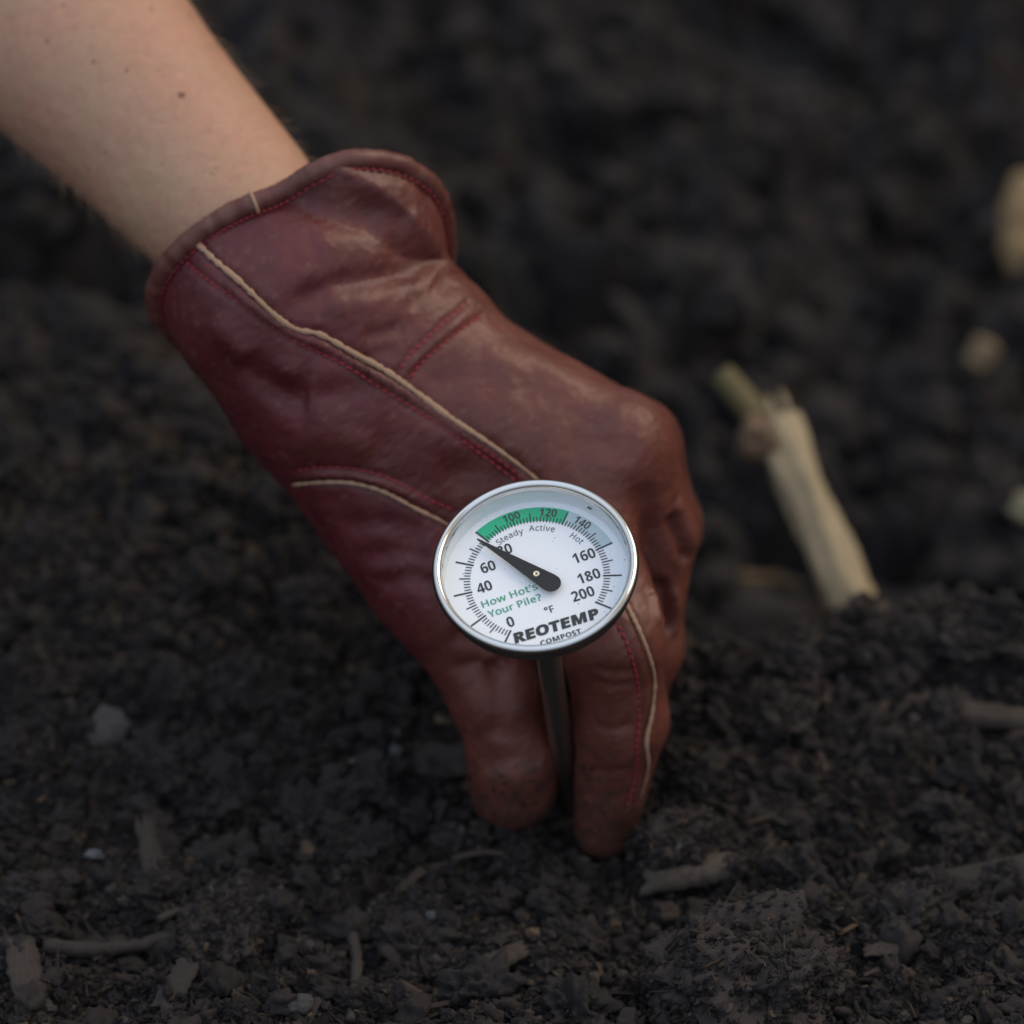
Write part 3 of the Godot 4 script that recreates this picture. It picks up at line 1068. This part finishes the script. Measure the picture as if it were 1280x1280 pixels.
func make_rim(glove: Node3D, leather: Material, thread: Material, raw: Material) -> void:
	var n := 220
	var v := PackedVector3Array(); var idx := PackedInt32Array(); var col := PackedColorArray()
	var ns := noise(71, 0.09, 3)
	var seg := 14
	for i in n + 1:
		var a := TAU * i / n
		var p := rim_point(a)
		var t := (rim_point(a + 0.02) - rim_point(a - 0.02)).normalized()
		var o := (p - rim_c).normalized()
		o = (o - t * o.dot(t)).normalized()
		var u := t.cross(o)
		for k in seg:
			var b := TAU * k / seg
			var r := 2.75 * (1.0 + 0.16 * ns.get_noise_3dv(p * 1.4 + (o * cos(b) + u * sin(b)) * 3.0) + 0.10 * ns.get_noise_3dv(p * 5.0))
			v.append(loc(p + (o * cos(b) + u * sin(b)) * r))
			var wear := clampf(0.35 + 0.9 * ns.get_noise_3dv(p * 2.5 + o * cos(b) * 4.0), 0.0, 1.0)
			col.append(Color(0.095, 0.026, 0.022).lerp(Color(0.20, 0.105, 0.075), wear * 0.55))
	for i in n:
		for k in seg:
			var a := i * seg + k; var b := i * seg + (k + 1) % seg
			idx.append_array([a, a + seg, b, b, a + seg, b + seg])
	var roll := part("rolled_cuff_edge", finish(v, idx, col), leather, glove)
	# red thread under the roll, and the pale stitch across it
	var tv := PackedVector3Array(); var ti := PackedInt32Array()
	for i in range(0, n, 2):
		var pts := PackedVector3Array()
		for k in 3:
			var p := rim_point(TAU * (i + k * 0.7) / n)
			pts.append(loc(p - rim_n * 3.4 + (p - rim_c).normalized() * (-0.6 + 0.3 * (k % 2))))
		tube_arrays(pts, PackedFloat32Array([0.0002, 0.0003, 0.0002]), 6, tv, ti)
	part("red_stitching", finish(tv, ti), thread, glove)
	var best := 0.0
	var near := 1e9
	for i in 400:
		var p := rim_point(TAU * i / 400)
		if p.z < rim_c.z: continue
		var s := (900.0 - p.z) * K
		var d := Vector2(p.x / s + 640.0, 640.0 - p.y / s).distance_to(Vector2(319, 257))
		if d < near:
			near = d
			best = TAU * i / 400
	var loop := PackedVector3Array(); var lr := PackedFloat32Array()
	var c := rim_point(best)
	var tt := (rim_point(best + 0.02) - rim_point(best - 0.02)).normalized()
	var oo := (c - rim_c).normalized()
	oo = (oo - tt * oo.dot(tt)).normalized()
	var uu := tt.cross(oo)
	for k in 21:
		var b := TAU * k / 20
		loop.append(loc(c + (oo * cos(b) + uu * sin(b)) * 2.95)); lr.append(0.0005)
	part("cuff_thread", tube(loop, lr, 6), raw, roll)

func make_forearm(who: Node3D) -> void:
	var axis := [[pt(-520, -620, -190), 43.0], [pt(-330, -410, -160), 41.0], [pt(-120, -180, -128), 38.0], [pt(20, -27, -106), 34.5], [pt(127, 88, -90), 30.5], [pt(225, 194, -76), 26.0], [pt(300, 275, -65), 23.6], [pt(350, 345, -60), 22.6], [pt(420, 440, -58), 21.0], [pt(470, 500, -58), 15.0]]
	var c := PackedVector3Array(); var rc := PackedVector3Array()
	for q in axis:
		c.append(q[0]); rc.append(Vector3(q[1], 0, 0))
	var line := curve(c, 14); var rad := curve(rc, 14)
	var v := PackedVector3Array(); var idx := PackedInt32Array(); var uv := PackedVector2Array()
	var seg := 72
	var n := line.size()
	var bumps := noise(81, 0.02, 2)
	var up := Vector3(0.3, 0.2, 1.0).normalized()
	for i in n:
		var t := (line[mini(i + 1, n - 1)] - line[maxi(i - 1, 0)]).normalized()
		var u := (up - t * up.dot(t)).normalized()
		var s := t.cross(u)
		for k in seg + 1:
			var a := TAU * k / seg
			var r := rad[i].x * (1.0 - 0.07 * cos(2.0 * a + 3.14) * 0.0)
			var d := s * cos(a) + u * sin(a) * 0.92
			var p := line[i] + d * r
			p += d * 0.8 * bumps.get_noise_3dv(p)
			v.append(loc(p))
			uv.append(Vector2(float(k) / seg, float(i) / n * 3.0))
	for i in n - 1:
		for k in seg:
			var a := i * (seg + 1) + k
			idx.append_array([a, a + seg + 1, a + 1, a + 1, a + seg + 1, a + seg + 2])
	for e in [0, n - 1]:
		var at := v.size()
		v.append(loc(line[e])); uv.append(Vector2.ZERO)
		for k in seg:
			var a: int = e * (seg + 1) + k
			idx.append_array([at, a, a + 1] if e == 0 else [at, a + 1, a])
	var m := finish(v, idx, PackedColorArray(), uv)
	# skin: uneven pink and tan, small freckles and moles
	var size := 768
	var img := Image.create(size, size, false, Image.FORMAT_RGB8)
	var n1 := noise(82, 3.0, 4); var n2 := noise(83, 14.0, 3); var n3 := noise(84, 60.0, 2)
	for y in size:
		for x in size:
			var a := TAU * x / size
			var p := Vector3(cos(a) * 0.16, sin(a) * 0.16, float(y) / size)
			var pink := 0.5 + 0.9 * n1.get_noise_3dv(p) + 0.4 * n2.get_noise_3dv(p)
			var shade := 1.0 + 0.05 * n2.get_noise_3dv(p * 1.7) + 0.05 * n3.get_noise_3dv(p)
			var c0 := Color(0.375, 0.226, 0.138).lerp(Color(0.40, 0.202, 0.136), clampf(pink, 0.0, 1.0)) * shade
			img.set_pixel(x, y, c0.linear_to_srgb())
	var r := RandomNumberGenerator.new(); r.seed = 12
	for i in 170:
		var cx := r.randi_range(0, size - 1); var cy := r.randi_range(0, size - 1)
		var rr := 1 + int(2.2 * pow(r.randf(), 2.0))
		var strength := r.randf_range(0.15, 0.5)
		if i < 14: strength = 0.85
		for dy in range(-rr, rr + 1):
			for dx in range(-rr, rr + 1):
				if dx * dx + dy * dy * 1.4 > rr * rr + 0.5: continue
				var px := posmod(cx + dx, size); var py := clampi(cy + dy, 0, size - 1)
				img.set_pixel(px, py, img.get_pixel(px, py).lerp(Color(0.36, 0.22, 0.16), strength))
	var skin := mat(Color.WHITE, 0.55)
	skin.albedo_texture = ImageTexture.create_from_image(img)
	skin.subsurf_scatter_enabled = true
	skin.subsurf_scatter_strength = 0.08
	skin.normal_enabled = true
	skin.normal_texture = noise_normal(85, 0.05, 4.0, 512, 3, FastNoiseLite.TYPE_CELLULAR)
	skin.normal_scale = 0.3
	skin.uv1_scale = Vector3.ONE
	var arm := part("forearm", m, skin, who)
	for q in [[228, 112, 0.95], [237, 22, 0.6], [162, 92, 0.45], [60, 55, 0.5], [188, 10, 0.45], [115, 80, 0.4]]:
		var best := -1
		var near := 1e9
		for i in line.size() * (seg + 1):
			var p := v[i] * 1000.0 + base_p
			if p.z < line[i / (seg + 1)].z + 4.0: continue
			var sc := (900.0 - p.z) * K
			var d := Vector2(p.x / sc + 640.0, 640.0 - p.y / sc).distance_to(Vector2(q[0], q[1]))
			if d < near:
				near = d
				best = i
		var spot := part("mole", lump(700 + int(q[0]), 2, 0.1, Vector3.ONE * q[2] * 0.001), mat(lin(0.17, 0.075, 0.048), 0.6), arm)
		var out := (v[best] * 1000.0 + base_p - line[best / (seg + 1)]).normalized()
		spot.transform = Transform3D(Basis(Quaternion(Vector3.UP, out)) * Basis.from_scale(Vector3(1, 0.25, 1)), v[best])
	# fine pale hairs
	var hv := PackedVector3Array(); var hi := PackedInt32Array()
	for i in 1500:
		var f := r.randf_range(0.24, 0.68)
		var at := int(f * (n - 2))
		var t := (line[at + 1] - line[at]).normalized()
		var u := (up - t * up.dot(t)).normalized()
		var s := t.cross(u)
		var a := r.randf() * TAU
		var d := s * cos(a) + u * sin(a) * 0.92
		var p := line[at].lerp(line[at + 1], r.randf()) + d * (rad[at].x - 0.6)
		var lean := (t * r.randf_range(0.5, 1.0) + s.rotated(t, a + PI / 2) * r.randf_range(-0.5, 0.5)).normalized()
		var len := r.randf_range(3.0, 7.5)
		var pts := PackedVector3Array(); var hr := PackedFloat32Array()
		for k in 4:
			var q := k / 3.0
			pts.append(loc(p + d * (0.3 + len * 0.55 * q * (1.0 - 0.35 * q)) + lean * len * 0.8 * q))
			hr.append(0.000045 * (1.0 - 0.8 * q))
		tube_arrays(pts, hr, 3, hv, hi)
	var hairs := part("arm_hair", finish(hv, hi), mat(lin(0.36, 0.22, 0.11), 0.5), arm)
	tag(hairs, "", "", "", "stuff")

# ------------------------------------------------------------------ chips, twigs and clods that one can pick out

func lay(called: String, mesh: Mesh, m: Material, at: Vector2, turn_deg: float, label: String, category: String, group := "", lift := 0.0006, tip := 0.0, roll := 0.0) -> MeshInstance3D:
	# lies on the soil at a place of the drawing, its length turned turn_deg anticlockwise from the right as seen from above
	var p := ground_at(at.x, at.y)
	var o := part(called, mesh, m, self)
	o.transform = Transform3D(Basis(Vector3.UP, deg_to_rad(turn_deg)) * Basis(Vector3(0, 0, 1), deg_to_rad(tip)) * Basis(Vector3(1, 0, 0), deg_to_rad(roll)), Vector3(p.x, ground(p.x, p.z) + lift, p.z))
	tag(o, label, category, group)
	return o

func crust(o: MeshInstance3D, m: Material, count: int) -> void:
	# crumbs and fibres that stick to a clod
	var v: PackedVector3Array = o.mesh.surface_get_arrays(0)[Mesh.ARRAY_VERTEX]
	var mm := MultiMesh.new()
	mm.transform_format = MultiMesh.TRANSFORM_3D
	mm.use_colors = true
	mm.mesh = lump(611, 1, 1.0, Vector3(1, 0.7, 0.5))
	mm.instance_count = count
	for i in count:
		var s := 0.00035 + 0.0010 * pow(rng.randf(), 2.2)
		var b := random_basis()
		if rng.randf() < 0.25: b = b * Basis.from_scale(Vector3(2.6, 0.45, 0.45))
		mm.set_instance_transform(i, Transform3D(b.scaled(Vector3.ONE * s), v[rng.randi() % v.size()]))
		mm.set_instance_color(i, soil_color())
	var c := MultiMeshInstance3D.new()
	c.name = "clinging_crumbs"
	c.multimesh = mm
	c.material_override = m
	tag(c, "", "", "", "stuff")
	o.add_child(c, true)

func wood(r: float, g: float, b: float, seed_: int) -> StandardMaterial3D:
	var m := mat(lin(r, g, b), 0.85)
	var t := NoiseTexture2D.new()
	t.width = 256; t.height = 256; t.seamless = true
	t.noise = noise(seed_, 0.02, 4)
	var gr := Gradient.new()
	gr.set_color(0, Color(0.62, 0.58, 0.55)); gr.set_color(1, Color(1.0, 1.0, 1.0))
	t.color_ramp = gr
	m.albedo_texture = t
	m.uv1_triplanar = true
	m.uv1_scale = Vector3(60, 260, 260)
	return m

func twig(called: String, xy: Array, r0: float, r1: float, m: Material, label: String, category: String, lift := 0.0021) -> void:
	var pts := PackedVector3Array()
	for i in range(0, xy.size(), 2):
		var p := ground_at(xy[i], xy[i + 1])
		pts.append(Vector3(p.x, ground(p.x, p.z) + lift, p.z))
	var base := pts[0]
	var line := PackedVector3Array(); var rad := PackedFloat32Array()
	var c := curve(pts, 6)
	var ns := noise(int(xy[0]) + 900, 90.0, 2)
	for i in c.size():
		line.append(c[i] - base + Vector3(0, 0.0006 * ns.get_noise_2d(i * 0.02, 1.0), 0))
		rad.append(lerpf(r0, r1, float(i) / (c.size() - 1)) * (1.0 + 0.3 * ns.get_noise_2d(i * 0.03, 7.0)))
	var o := part(called, tube(line, rad, 9), m, self)
	o.position = base
	tag(o, label, category)

func make_debris(soil: Material, soil_crumb: Material) -> void:
	var grey := wood(0.045, 0.036, 0.030, 201)
	var brown := wood(0.045, 0.032, 0.024, 202)
	var dark := wood(0.030, 0.024, 0.021, 203)
	var pale := wood(0.50, 0.42, 0.27, 204)
	lay("wood_chip", splinter(401, 0.021, 0.0095, 0.0065), wood(0.085, 0.070, 0.058, 219), Vector2(860, 1106), 6, "short grey wood chip with blunt ends just right of the index fingertip", "wood chip", "", 0.0048, 4, 22)
	lay("wood_chip", splinter(402, 0.026, 0.0080, 0.0030, 0.02, 0.35), dark, Vector2(195, 1105), 104, "long flat grey wood chip pointing away from the viewer at lower left", "wood chip", "", 0.0040, 9, 12)
	lay("wood_chip", splinter(403, 0.034, 0.0080, 0.0034, 0.03), brown, Vector2(1210, 908), -12, "long brown wood chip at the right edge level with the stem", "wood chip", "", 0.0032, 3, 16)
	lay("wood_chip", splinter(404, 0.026, 0.0075, 0.0030), dark, Vector2(1238, 1100), 12, "dark bark sliver near the lower right edge below the long brown chip", "wood chip", "", 0.0032, 5, 0)
	lay("wood_chip", splinter(405, 0.018, 0.011, 0.003), dark, Vector2(545, 960), -8, "flat dark wood chip on the soil left of the thumb tip", "wood chip", "", 0.0034, 6, 10)
	lay("wood_chip", splinter(406, 0.022, 0.010, 0.003, 0.02), grey, Vector2(38, 1248), 105, "wide grey wood chip in the bottom left corner", "wood chip", "", 0.0036, 10, 14)
	lay("wood_chip", splinter(407, 0.014, 0.0075, 0.002), dark, Vector2(222, 1245), 70, "small dark chip between the twigs near the bottom edge at left", "wood chip", "", 0.0036, 0, 0)
	lay("wood_chip", splinter(408, 0.010, 0.0045, 0.0018), wood(0.055, 0.043, 0.034, 208), Vector2(1108, 1200), 5, "tiny pale tan chip right of the big crumbly clod", "wood chip", "", 0.0034)
	lay("wood_chip", splinter(409, 0.011, 0.006, 0.002), brown, Vector2(630, 1212), 30, "small brown chip at the bottom centre of the picture", "wood chip", "", 0.0030, 0, 10)
	var flat := lump(511, 3, 0.15, Vector3(0.0062, 0.0016, 0.0052))
	lay("flat_stone", flat, wood(0.075, 0.068, 0.066, 209), Vector2(132, 918), 40, "flat dull grey stone sliver on the dark soil at far left", "stone", "", 0.0018, 22, 20)
	lay("pebble", lump(512, 3, 0.12, Vector3(0.0034, 0.0022, 0.0026)), wood(0.060, 0.062, 0.065, 210), Vector2(376, 1268), 20, "small blue grey pebble at the bottom edge left of centre", "pebble", "", 0.0030)
	lay("pebble", lump(513, 2, 0.1, Vector3(0.0017, 0.0013, 0.0015)), wood(0.08, 0.084, 0.09, 211), Vector2(540, 1152), 0, "tiny pale pebble glinting below the thumb", "pebble", "", 0.0022)
	crust(lay("soil_clod", lump(521, 5, 0.42, Vector3(0.021, 0.0150, 0.017)), soil, Vector2(930, 1250), 15, "large torn clod of fibrous compost at the bottom edge", "soil clod", "", 0.0075), soil_crumb, 2600)
	crust(lay("soil_clod", lump(522, 5, 0.35, Vector3(0.016, 0.008, 0.012)), soil, Vector2(285, 1185), 70, "broad low clod beside the bent twig at lower left", "soil clod", "", 0.002), soil_crumb, 2600)
	crust(lay("soil_clod", lump(523, 4, 0.35, Vector3(0.010, 0.007, 0.009)), soil, Vector2(305, 868), 10, "rounded clod left of the thumb in the shade", "soil clod", "", 0.002), soil_crumb, 1100)
	crust(lay("soil_clod", lump(524, 4, 0.4, Vector3(0.011, 0.007, 0.008)), soil, Vector2(850, 1062), 30, "knobbly clod behind the short grey chip by the index fingertip", "soil clod", "", 0.002), soil_crumb, 1100)
	crust(lay("soil_clod", lump(525, 4, 0.35, Vector3(0.010, 0.0065, 0.008)), soil, Vector2(965, 900), 0, "clod on the right slope between the index finger and the long brown chip", "soil clod", "", 0.002), soil_crumb, 1100)
	twig("twig", [55, 1192, 110, 1200, 170, 1190, 215, 1186, 258, 1210, 300, 1248], 0.0022, 0.0014, dark, "bent dark twig lying across the lower left corner", "twig")
	twig("twig", [198, 1160, 230, 1142, 280, 1130, 320, 1126], 0.0011, 0.0006, grey, "thin straight root stalk above the bent dark twig", "twig")
	twig("twig", [436, 1165, 446, 1200, 444, 1240, 438, 1285], 0.0017, 0.0012, grey, "grey root running down to the bottom edge left of centre", "twig")
	twig("twig", [565, 1082, 605, 1076, 640, 1078, 672, 1086], 0.0011, 0.0005, brown, "thin tan twig in front of the thumb tip", "twig")
	twig("twig", [872, 726, 920, 732, 965, 738, 1006, 742], 0.0024, 0.0020, wood(0.15, 0.11, 0.06, 212), "tan twig on the crest of the mound right of the knuckles", "twig")
	broken_stalk(pale)
	far_stick("stick", [1278, 345, 1272, 290, 1282, 215], 0.0062, wood(0.42, 0.30, 0.15, 213), "pale yellowish stick standing at the right edge of the picture", 0.02)
	far_stick("stick", [1215, 462, 1238, 425], 0.0052, wood(0.26, 0.20, 0.12, 214), "short tan stick end in the blurred soil at upper right", 0.008)
	far_stick("stick", [1272, 652, 1292, 620], 0.0050, wood(0.34, 0.31, 0.20, 215), "pale greenish stick end cut by the right edge beside the broken stalk", 0.008)

func far_stick(called: String, xy: Array, r: float, m: Material, label: String, lift: float) -> void:
	var pts := PackedVector3Array()
	var foot := ground_at(xy[0], xy[1])
	var from := w(Vector3(0, 0, 900))
	var dist := from.distance_to(foot)
	for i in range(0, xy.size(), 2):
		var dir := (w(pt(xy[i], xy[i + 1], 0)) - from).normalized()
		pts.append(from + dir * dist * 0.972)
	var out := PackedVector3Array(); var rad := PackedFloat32Array()
	var c := curve(pts, 8)
	for i in c.size():
		out.append(c[i] - pts[0])
		rad.append(r * (1.0 + 0.1 * sin(i * 1.3)) * sqrt(maxf(0.08, 1.0 - pow(2.0 * i / (c.size() - 1.0) - 1.0, 4.0))))
	var o := part(called, tube(out, rad, 14), m, self)
	o.position = pts[0]
	tag(o, label, "stick")

func broken_stalk(pale: Material) -> void:
	var o := thing("broken_stalk", "thick pale broken plant stalk with a side stub, sticking out behind the mound at right", "plant stalk")
	var foot := pt(1064, 756, -214); var top := pt(968, 524, -220)
	o.position = w(foot)
	var pts := PackedVector3Array(); var rad := PackedFloat32Array()
	for i in 13:
		var t := i / 12.0
		pts.append(w(foot.lerp(top, t) + Vector3(0.6 * sin(t * 7.0), 0, 0)) - w(foot))
		rad.append(0.0077 * (1.0 + 0.07 * sin(t * 9.0) + 0.04 * sin(t * 23.0)) * (0.98 + 0.16 * pow(t, 5.0)) * (0.7 if i == 12 else 1.0))
	# uneven, ridged surface with a torn top
	var bark := noise(232, 90.0, 3)
	var sv := PackedVector3Array(); var si := PackedInt32Array()
	var fine := curve(pts, 4); var fr := PackedFloat32Array()
	for i in fine.size():
		var t := i / float(fine.size() - 1)
		fr.append(lerpf(0.0080, 0.0068, t) * (1.0 + 0.05 * sin(t * 9.0)))
	tube_arrays(fine, fr, 24, sv, si, PackedVector3Array(), 0.8)
	var along := (pts[12] - pts[0]).normalized()
	for i in sv.size():
		var f := along * sv[i].dot(along)
		var side := sv[i] - f
		sv[i] += side.normalized() * 0.0024 * bark.get_noise_3dv(side * 3.0 + f * 0.35)
		if i >= (fine.size() - 1) * 24 and i < fine.size() * 24: sv[i] += along * 0.004 * bark.get_noise_3dv(side * 5.0)
	part("shaft", finish(sv, si), pale, o)
	for k in 3:
		var sp := part("torn_splinter", splinter(480 + k, 0.016, 0.0045, 0.0016, 0.03, 0.6), pale, o)
		var z := (FRAME.z - along * FRAME.z.dot(along)).normalized()
		sp.transform = Transform3D(Basis(along, z, along.cross(z)) * Basis(Vector3(1, 0, 0), k * 1.9) * Basis(Vector3(0, 0, 1), 0.16), pts[11] + along * 0.003 + (z.rotated(along, k * 1.9)) * 0.004)
	var knob := part("knot", lump(531, 3, 0.35, Vector3(0.0062, 0.0080, 0.0062)), wood(0.20, 0.13, 0.08, 220), o)
	knob.position = w(pt(950, 552, -218)) - w(foot)
	var stub := PackedVector3Array(); var sr := PackedFloat32Array()
	for i in 7:
		stub.append(w(pt(962, 540, -220).lerp(pt(902, 468, -226), i / 6.0)) - w(foot))
		sr.append(0.0046 * (1.0 - 0.02 * i))
	part("side_stub", tube(stub, sr, 14), wood(0.17, 0.145, 0.06, 221), o)

func _ready() -> void:
	rng.seed = 77
	# camera: 86 mm lens at f/4.4, focused on the dial
	var cam := Camera3D.new()
	cam.name = "camera"
	var look := CameraAttributesPhysical.new()
	look.frustum_focal_length = 86.54
	look.frustum_focus_distance = 0.897
	look.frustum_near = 0.05
	look.frustum_far = 200.0
	look.exposure_aperture = 4.4
	cam.attributes = look
	add_child(cam)
	cam.transform = Transform3D(FRAME, w(Vector3(0, 0, 900)))
	cam.current = true
	# open shade: bright sky overhead, soft warm light through from behind at the right
	var sky_mat := ProceduralSkyMaterial.new()
	sky_mat.sky_top_color = lin(0.68, 0.77, 0.93)
	sky_mat.sky_horizon_color = lin(0.06, 0.061, 0.058)
	sky_mat.sky_curve = 0.5
	sky_mat.sky_energy_multiplier = 1.08
	sky_mat.ground_energy_multiplier = 1.0
	sky_mat.ground_bottom_color = lin(0.02, 0.02, 0.02)
	sky_mat.ground_horizon_color = lin(0.05, 0.05, 0.045)
	var sky := Sky.new()
	sky.sky_material = sky_mat
	var env := Environment.new()
	env.background_mode = Environment.BG_SKY
	env.sky = sky
	env.tonemap_mode = Environment.TONE_MAPPER_LINEAR
	env.tonemap_exposure = 1.2
	env.sdfgi_enabled = true
	env.ssao_enabled = true
	env.ssil_enabled = true
	var we := WorldEnvironment.new()
	we.name = "daylight"
	we.environment = env
	add_child(we)
	var sun := DirectionalLight3D.new()
	sun.name = "sun"
	sun.light_energy = 0.46
	sun.light_color = Color(1.0, 0.93, 0.84)
	sun.light_angular_distance = 38.0
	sun.shadow_enabled = true
	add_child(sun)
	sun.look_at_from_position(Vector3(0.80, 0.85, -0.50), Vector3.ZERO)

	var soil := vmat(0.88)
	soil_mat = soil
	soil.metallic_specular = 0.35
	soil.normal_enabled = true
	soil.normal_texture = noise_normal(21, 0.03, 8.0, 512, 5)
	soil.normal_scale = 0.7
	soil.uv1_triplanar = true
	soil.uv1_world_triplanar = true
	soil.uv1_scale = Vector3.ONE * 40.0
	var clod_mat := mat(lin(0.034, 0.028, 0.0262), 0.9)
	clod_mat.metallic_specular = 0.35
	clod_mat.normal_enabled = true
	clod_mat.normal_texture = soil.normal_texture
	clod_mat.uv1_triplanar = true
	clod_mat.uv1_world_triplanar = true
	clod_mat.uv1_scale = Vector3.ONE * 50.0
	make_ground(soil)
	make_soil(soil)
	make_arm_and_glove()
	make_thermometer()
	make_debris(clod_mat, soil)
